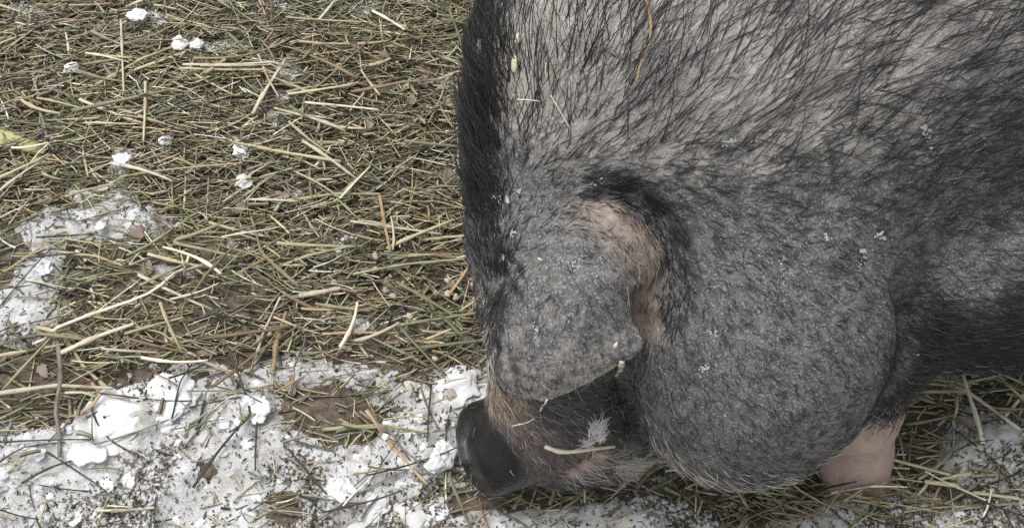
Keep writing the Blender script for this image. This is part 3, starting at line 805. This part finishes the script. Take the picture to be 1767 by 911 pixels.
def hay_where(n):
    out = []
    while sum(map(len, out)) < n:
        p = np.stack([RNG.uniform(-.9, 1.1, n), RNG.uniform(.2, 1.5, n)], 1)
        s = snow_amount(p[:, 0], p[:, 1])
        u, v, w = uv_of(p[:, 0], p[:, 1])
        dens = np.where(s < .25, 1.0, np.where(s < .7, .2, .08)) * np.where(v < 400, 1, np.where(v < 640, .50, .42)) * (.60 + .40 * step(-.25, .2, fbm(p[:, 0] * 9, p[:, 1] * 9, 5, 3)))
        mud = np.exp(-((u - 60) / 110) ** 2 - ((v - 650) / 45) ** 2) + np.exp(-((u - 370) / 60) ** 2 - ((v - 455) / 25) ** 2) + np.exp(-((u - 560) / 60) ** 2 - ((v - 710) / 40) ** 2)
        under_pig = (p[:, 0] > .12) & (p[:, 1] > .55) & (p[:, 0] < .6) & (p[:, 1] < 1.4)
        out.append(p[(RNG.random(n) < dens * (1 - .85 * np.clip(mud, 0, 1))) & ~under_pig])
    return np.concatenate(out)[:n]
def snow_where(n):
    out = []
    while sum(map(len, out)) < n:
        p = np.stack([RNG.uniform(-.7, .85, n), RNG.uniform(.25, 1.1, n)], 1)
        s = snow_amount(p[:, 0], p[:, 1]) + .5 * fbm(p[:, 0] * 40, p[:, 1] * 40, 3, 3)
        u, v, w = uv_of(p[:, 0], p[:, 1])
        heap = np.exp(-((u - 205) / 85) ** 2 - ((v - 735) / 60) ** 2)
        cl = step(-.05, .45, fbm(p[:, 0] * 14, p[:, 1] * 14, 8, 4)) + .10
        out.append(p[(s > .2) & (s < 1.6) & (RNG.random(n) > heap * 1.1) & (RNG.random(n) < cl)])
    return np.concatenate(out)[:n]
HC = [(PAL['straw'], 30), (PAL['cream'], 12), (PAL['green'], 24), (PAL['olive'], 22), (PAL['brown'], 12), (PAL['tan'], 8), (PAL['grey'], 10), (PAL['dark'], 6)]
litter('hay_underlayer', 20000, hay_where, .008, .05, .0014, .0036, [(PAL['olive'], 4), (PAL['brown'], 3), (PAL['dark'], 2), (PAL['green'], 3), (PAL['grey'], 3), (PAL['straw'], 2)], .000, .004, .08, M_LIT)
litter('hay_litter', 30000, hay_where, .010, .062, .0011, .0028, HC, .002, .015, .10, M_LIT)
def foot_where(n):
    f = P(1470, 800, 0); return np.stack([RNG.normal(f[0], .045, n), f[1] - .035 + RNG.normal(0, .014, n)], 1)
litter('foot_hay', 70, foot_where, .03, .075, .0015, .0030, HC, .004, .026, .18, M_LIT)
litter('snow_wisps', 900, snow_where, .006, .035, .0004, .0011, [(PAL['dark'], 6), (PAL['olive'], 3), (PAL['brown'], 2)], .0004, .002, .05, M_LIT, 1.2, 5, .35)
litter('hay_blades', 2600, hay_where, .010, .035, .0032, .0062, [(PAL['green'], 3), (PAL['grey'], 3), (PAL['brown'], 2), (PAL['straw'], 2), (PAL['olive'], 2)], .003, .013, .12, M_LIT, .7, 4, .08)
litter('chaff', 26000, snow_where, .0014, .0060, .0009, .0022, [(PAL['dark'], 5), (PAL['brown'], 4), (PAL['olive'], 4), (PAL['grey'], 2)], .0008, .0026, .3, M_LIT, 3.0, 3)
litter('crumbled_chaff', 12000, hay_where, .002, .007, .0010, .0030, [(PAL['grey'], 3), (PAL['brown'], 3), (PAL['cream'], 1), (PAL['dark'], 2)], .001, .006, .4, M_LIT, 3.0, 3)

# ---------------------------------------------------------------- lumps: snow, pellets, leaf bits
def lump_mesh(name, mat, seed, sub=3, rough=.28, freq=1.6, flat=.75):
    bm = bmesh.new(); bmesh.ops.create_icosphere(bm, subdivisions=sub, radius=1)
    c = np.array([v.co[:] for v in bm.verts]); n = c.copy()
    f = 1 + rough * fbm(c[:, 0] * freq + seed * 7, c[:, 1] * freq + seed * 3, c[:, 2] * freq + seed, 5) * 1.6
    c = c * f[:, None]; c[:, 2] *= flat; c[:, 2] = np.maximum(c[:, 2], -.35)
    for v, p in zip(bm.verts, c): v.co = p
    me = bpy.data.meshes.new(name); bm.to_mesh(me); bm.free(); me.materials.append(mat)
    me.polygons.foreach_set('use_smooth', [True] * len(me.polygons)); return me
M_LUMP = mat_lump()
SNOWL = [lump_mesh('snow_lump', M_LUMP, k, 4, (.40, .46, .42)[k % 3], (1.5, 2.1, 1.8)[k % 3]) for k in range(8)]
LUMPS = [(626,562,11,'clean white snow ball lying alone on dark mud'),(785,668,30,'big angular snow lump touching the snout'),(748,792,19,'round white snow lump beside the wet nose'),
         (312,84,15,'rounded snow lump in the hay, larger of a close pair'),(342,86,10,'small snow lump in the hay, smaller of a close pair'),(240,34,16,'broken snow lump in hay near the edge of a frozen patch'),
         (128,126,13,'half melted snow lump with a brown side in the hay'),(215,284,15,'grainy snow lump pressed into the hay'),(288,250,11,'small crusty snow lump in the hay'),(420,268,15,'hollow snow lump with a curled rim in the hay'),
         (424,320,13,'smooth flat snow lump in the hay'),(178,398,9,'small snow lump on the speckled snow patch'),(74,462,16,'snow lump on the muddy snow patch beside hay'),
         (290,684,34,'large white snow lump on the edge of the mud'),(185,730,46,'largest smooth snow block of the bright heap'),(225,700,36,'rounded top block of the bright snow heap'),(150,775,28,'lower block of the bright snow heap'),
         (135,790,14,'small round snow lump at the foot of the bright heap'),(640,870,26,'craggy snow lump in speckled snow'),(725,875,38,'broad smooth snow lump below the pig\'s nose'),(585,845,20,'knobbly snow lump beside a craggy one'),(440,705,22,'smooth snow lump by a kinked dark stem')]
M_SNOWL = M_SNOW
for i, (u, v, r, lab) in enumerate(LUMPS):
    p = gpt(u, v); R = r / FPX * (1.12 if r < 30 else 1.3)
    if v < 420: p[2] += .010; R *= 1.15
    place('snow_lump', SNOWL[i % 8], (p[0], p[1], p[2] - R * .12), (0, 0, i * 1.3), (R, R * (.8 + .3 * random.random()), R * (.55 if r < 24 else .34)), label=lab, cat='snow lump', group='snow lumps')
k = 0
while k < 120:
    u = random.uniform(0, 830) if random.random() < .8 else random.uniform(1020, 1767); v = random.uniform(640, 908) if random.random() < .85 else random.uniform(330, 640)
    if u > 900 and v < 690: continue
    p = P(u, v, 0)
    if float(snow_amount(p[0], p[1])) < .3 or in_pig(p[0], p[1], .01)[0]: continue
    R = min(.0145, random.lognormvariate(math.log(.0045), .45))
    place('snow_lump', SNOWL[random.randrange(8)], (p[0], p[1], float(top_z(p[0], p[1]))), (0, 0, random.uniform(0, 6)), (R, R * random.uniform(.7, 1.1), R * random.uniform(.4, .65)),
          label=f"{'tiny crumbly' if R < .004 else 'small rounded' if R < .007 else 'medium rounded'} snow lump by {by(u, v)}", cat='snow lump', group='snow lumps'); k += 1
def crumbs(name, n, where, r0, r1, mat, cols=None):
    p = where(n); n = len(p); r = np.exp(RNG.uniform(math.log(r0), math.log(r1), n))
    bm = bmesh.new(); bmesh.ops.create_icosphere(bm, subdivisions=1, radius=1)
    B = np.array([v.co[:] for v in bm.verts]); T = np.array([[v.index for v in f.verts] for f in bm.faces]); bm.free()
    V = B[None] * r[:, None, None] * RNG.uniform(.65, 1.25, (n, len(B), 1)) * RNG.uniform(.7, 1.2, (n, 1, 3))
    V[..., :2] += p[:, None]; V[..., 2] += (top_z(p[:, 0], p[:, 1]) + r * .3)[:, None]
    F = (T[None] + (np.arange(n) * len(B))[:, None, None]).reshape(-1, 3)
    c = None
    if cols is not None: c = {'col': np.repeat(np.concatenate([np.array(cols)[RNG.integers(0, len(cols), n)] * RNG.lognormal(0, .2, n)[:, None], np.ones((n, 1))], 1), len(B), 0)}
    return tag(mesh_obj(name, V.reshape(-1, 3), F, mat, cols=c), kind='stuff')
crumbs('snow_crumbs', 9000, snow_where, .0008, .0036, M_SNOW)
crumbs('soil_crumbs', 5000, hay_where, .0008, .0028, M_LIT, [(.10, .075, .05), (.22, .18, .13), (.35, .31, .25), (.05, .04, .03)])
M_PEL = mat_plain('pellet', (.50, .43, .33), .8, .25, 300)
PELL = [lump_mesh('feed_pellet', M_PEL, 40 + k, 2, .45, 1.3, .7) for k in range(5)]
for i in range(46):
    u, v = random.gauss(765, 55), random.gauss(470, 45)
    if i > 30: u, v = random.uniform(430, 800), random.uniform(420, 640)
    p = P(u, v, 0)
    if in_pig(p[0], p[1], .004)[0] or u > 838: continue
    R = random.uniform(.0018, .0038)
    place('feed_pellet', PELL[i % 5], (p[0], p[1], float(top_z(p[0], p[1])) + .007), (0, 0, random.uniform(0, 6)), (R * 1.35, R, R), label=f"pale {'large' if R > .0029 else 'small'} feed crumb in the hay by {by(u, v)}", cat='feed crumb', group='feed crumbs before the pig')
M_LEAF = [mat_plain('dead_leaf', (.21, .165, .13), .75, .4, 120), mat_plain('grey_leaf', (.27, .225, .18), .75, .35, 120)]
def leaf_mesh(seed):
    r = np.random.default_rng(seed); n, m = 7, 5; V = []
    for i in range(n):
        t = i / (n - 1); w = math.sin(math.pi * min(.97, t * .9 + .08)) ** .7 * .5 * r.uniform(.8, 1.15)
        for j in range(m):
            s = j / (m - 1) * 2 - 1
            V.append((t - .5 + .04 * r.normal(), s * w * .7 + .03 * r.normal(), .12 * s * s + .08 * math.sin(t * 5 + seed) + .02 * r.normal()))
    F = [(i*m+j, i*m+j+1, (i+1)*m+j+1, (i+1)*m+j) for i in range(n-1) for j in range(m-1)]
    me = from_py('leaf_fragment', V, F, M_LEAF[seed % 2]); return me
LEAF = [leaf_mesh(k) for k in range(8)]
k = 0
while k < 70:
    u, v = random.uniform(0, 830), random.uniform(0, 700)
    p = P(u, v, 0)
    if in_pig(p[0], p[1], .01)[0]: continue
    s = random.uniform(.009, .026)
    o = place('leaf_fragment', LEAF[k % 8], (p[0], p[1], float(top_z(p[0], p[1])) + random.uniform(.003, .008)), (random.gauss(0, .3), random.gauss(0, .25), random.uniform(0, 6)), s,
          label=f"{'curled' if s > .018 else 'small'} {('dull brown', 'grey brown')[k % 2]} dead leaf scrap by {by(u, v)}", cat='leaf', group='dead leaf scraps')
    o.modifiers.new('thickness', 'SOLIDIFY').thickness = .04
    k += 1
# the broad husk at the edge of the hay
def blade(path_px, widths, mat, rise):
    p = polyline(np.array([gpt(u, v) for u, v in path_px]), 14); V = []
    for i in range(14):
        t = i / 13; w = np.interp(t, np.linspace(0, 1, len(widths)), widths) * .001
        T = nrm(p[min(13, i + 1)] - p[max(0, i - 1)]); S = nrm(np.cross(T, [0, 0, 1]))
        for j in range(9):
            s = j / 8 * 2 - 1
            V.append(p[i] + S * s * w / 2 + np.array([0, 0, rise * .001 + w * .22 * (1 - s * s) + .0009 * math.sin(j * 2.4 + i * .3)]))
    V = np.array(V); b = V.mean(0); b[2] = V[:, 2].min()
    F = [(i*9+j, i*9+j+1, (i+1)*9+j+1, (i+1)*9+j) for i in range(13) for j in range(8)]
    return from_py('corn_husk', V - b, F, mat), b
me, b = blade([(-30, 232), (10, 243), (50, 257), (82, 268)], (24, 27, 22, 7), mat_stalk('husk', (.36, .37, .17)), 6)
o = place('corn_husk', me, b, label='broad pale green husk blade lying on the hay', cat='husk'); o.modifiers.new('thickness', 'SOLIDIFY').thickness = .0008

# ================================================================ bits lying on the pig
def on_path(px, n, lift):
    q = polyline(np.array([(u, v, 0) for u, v in px], float), n); out = []
    for u, v, _ in q:
        h, nn_ = on_pig(u, v, lift); out.append(h)
    return np.array(out)
M_GRAIN = mat_plain('grain', (.66, .60, .46), .6, .2, 400)
def straw_on_pig(px, w, mat, lab, lift=.003, n=11, name='straw_piece', flat=.7):
    q = on_path(px, n, lift); b = q[0].copy()
    V, F, T = tube(q - b, w * .001, flat, seed=int(px[0][0]))
    place(name, from_py(name, V, F + T, mat), b, label=lab, cat='straw')
straw_on_pig([(1113,2),(1122,45),(1118,78),(1104,112),(1097,142)], 2.2, M_ST['tan'], 'curved tan straw lying on the pig\'s bristly back', .005)
straw_on_pig([(943,761),(968,769),(1000,768),(1054,762)], 4.2, M_GRAIN, 'smooth cream straw stuck across the corner of the pig\'s mouth', .006)
straw_on_pig([(1070,618),(1068,628),(1065,640)], 4.6, M_ST['cream'], 'short cut straw stub poking out beneath the ear tip', .004)
straw_on_pig([(944,682),(940,690),(934,704)], 1.8, M_GRAIN, 'thin pale splinter hanging below the ear', .004)
straw_on_pig([(898,170),(915,171),(934,174)], 1.1, M_GRAIN, 'tiny pale chaff sliver lying level on the neck', .004)
straw_on_pig([(954,164),(968,190),(986,220)], .9, M_GRAIN, 'fine pale slanting fibre on the neck', .004)
straw_on_pig([(946,108),(945,120),(947,132)], 1.1, M_GRAIN, 'short upright pale sliver on the neck', .004)
straw_on_pig([(870,672),(886,694),(898,718)], 1.2, M_ST['straw'], 'fine yellow straw fibre on the pale snout hair', .006)
straw_on_pig([(890,728),(912,722),(926,714)], 1.2, M_ST['cream'], 'fine cream fibre on the snout below the yellow one', .006)
def grain(u, v, L, ang, lab, wr=.5):
    h, nn_ = on_pig(u, v, .0035)
    bm = bmesh.new(); bmesh.ops.create_icosphere(bm, subdivisions=3, radius=1)
    for vv in bm.verts:
        x, y, z = vv.co
        vv.co = (x, y * wr * (1 - .25 * x) + .03 * math.sin(x * 9), z * wr * .75 * (1 - .2 * abs(y) * (1 if z > 0 else 0)))
        if abs(vv.co.y) < .08 and z > 0: vv.co.z -= .10
    me = bpy.data.meshes.new('oat_grain'); bm.to_mesh(me); bm.free(); me.materials.append(M_GRAIN)
    me.polygons.foreach_set('use_smooth', [True] * len(me.polygons))
    o = place('oat_grain', me, h, label=lab, cat='grain', group='oat grains on the pig', scale=L / 2)
    d = RT * math.cos(ang) + UP * math.sin(ang); d = nrm(d - nn_ * (d @ nn_)); s = np.cross(nn_, d)
    from mathutils import Matrix
    o.rotation_euler = Matrix(np.stack([d, s, nn_], 1).tolist()).to_euler()
grain(835, 81, .0120, .7, 'cream oat grain, largest of those on the dark mane')
grain(893, 110, .0125, 1.2, 'slim hulled oat grain beside the mane', .42)
grain(899, 68, .0085, 1.4, 'short pale oat grain with a brown side on the neck')
grain(809, 283, .0075, .3, 'round pale oat grain stuck in the black mane', .8)
grain(935, 446, .0040, -.4, 'tiny white seed on the ear base', .45)
grain(1060, 592, .0050, 1.2, 'tiny pale seed near the pointed ear corner', .6)
grain(758, 180, .0060, 1.8, 'tiny white husk caught on a mane tuft', .4) if on_pig(758, 180)[0] is not None else None
# white fluff on the cheek
h, nn_ = on_pig(1028, 738, .001)
n = 240; lock = RNG.integers(0, 6, n); ld = nrm_rows(nn_ * .5 + UP * RNG.uniform(.4, 1.2, (6, 1)) + RT * RNG.uniform(-.35, .35, (6, 1)) + RNG.normal(0, .2, (6, 3)))
lb = h + UP * RNG.uniform(-.013, .006, (6, 1)) + RT * RNG.uniform(-.004, .004, (6, 1))
base_ = lb[lock] + RNG.normal(0, .0022, (n, 3)); dr = nrm_rows(ld[lock] + RNG.normal(0, .32, (n, 3)))
L = RNG.uniform(.004, .015, n); t = np.linspace(0, 1, 6)
pos = base_[:, None] + dr[:, None] * (L[:, None] * t)[..., None] + RNG.normal(0, .0028, (n, 1, 3)) * (t * t)[None, :, None] + RNG.normal(0, .0004, (n, 6, 3))
fl = curves('fluff_tuft', pos - h, np.full((n, 6), .00020) * (1 - .5 * t)[None], mat_hair('white_fluff', (.75, .73, .70), (.92, .91, .89), .6, .3))
fl.location = h; del fl['kind']; tag(fl, 'small tuft of white fluff stuck to the pig\'s cheek', 'fluff')
# scratches with a dry white edge
def scratch(px, n, size):
    V = []
    for i in range(n):
        t = random.random(); q = polyline(np.array([(u, v, 0) for u, v in px], float), 30)[int(t * 29)]
        hh, nn2 = on_pig(q[0] + random.gauss(0, 3.0), q[1] + random.gauss(0, 3.0), .0016)
        if hh is None: continue
        s = size * .62 * random.lognormvariate(0, .5); tt = nrm(np.cross(nn2, [random.gauss(0, 1) for _ in range(3)])); bb = np.cross(nn2, tt)
        for k in range(5):
            a = 2 * math.pi * k / 5 + random.uniform(-.4, .4); V.append(hh + tt * math.cos(a) * s + bb * math.sin(a) * s * .6)
    V = np.array(V); tag(mesh_obj('dry_scratch', V, np.arange(len(V)).reshape(-1, 5), M_WHITE, pig, smooth=False), kind='stuff')
M_WHITE = mat_plain('white_scurf', (.46, .46, .46), .8, .3, 900)
for px, n, s in ([(1352,440),(1349,480),(1353,532)], 60, .0006), ([(1590,215),(1598,235),(1604,262)], 40, .0013), ([(1210,640),(1222,628)], 26, .0011), ([(1225,572),(1238,576)], 18, .0011), ([(848,352),(856,340),(880,342)], 30, .0013), ([(884,400),(888,408)], 16, .0013), ([(985,455),(1000,460)], 22, .0011), ([(1250,250),(1268,240)], 26, .0013), ([(1512,404),(1522,410)], 22, .0013), ([(925,560),(932,590)], 26, .0009), ([(1480,470),(1490,430)], 22, .0009), ([(1040,310),(1010,320)], 18, .0010), ([(1420,405),(1428,412)], 14, .0012), ([(870,440),(866,452)], 14, .0012), ([(900,325),(894,332)], 12, .0012):
    scratch(px, n, s)
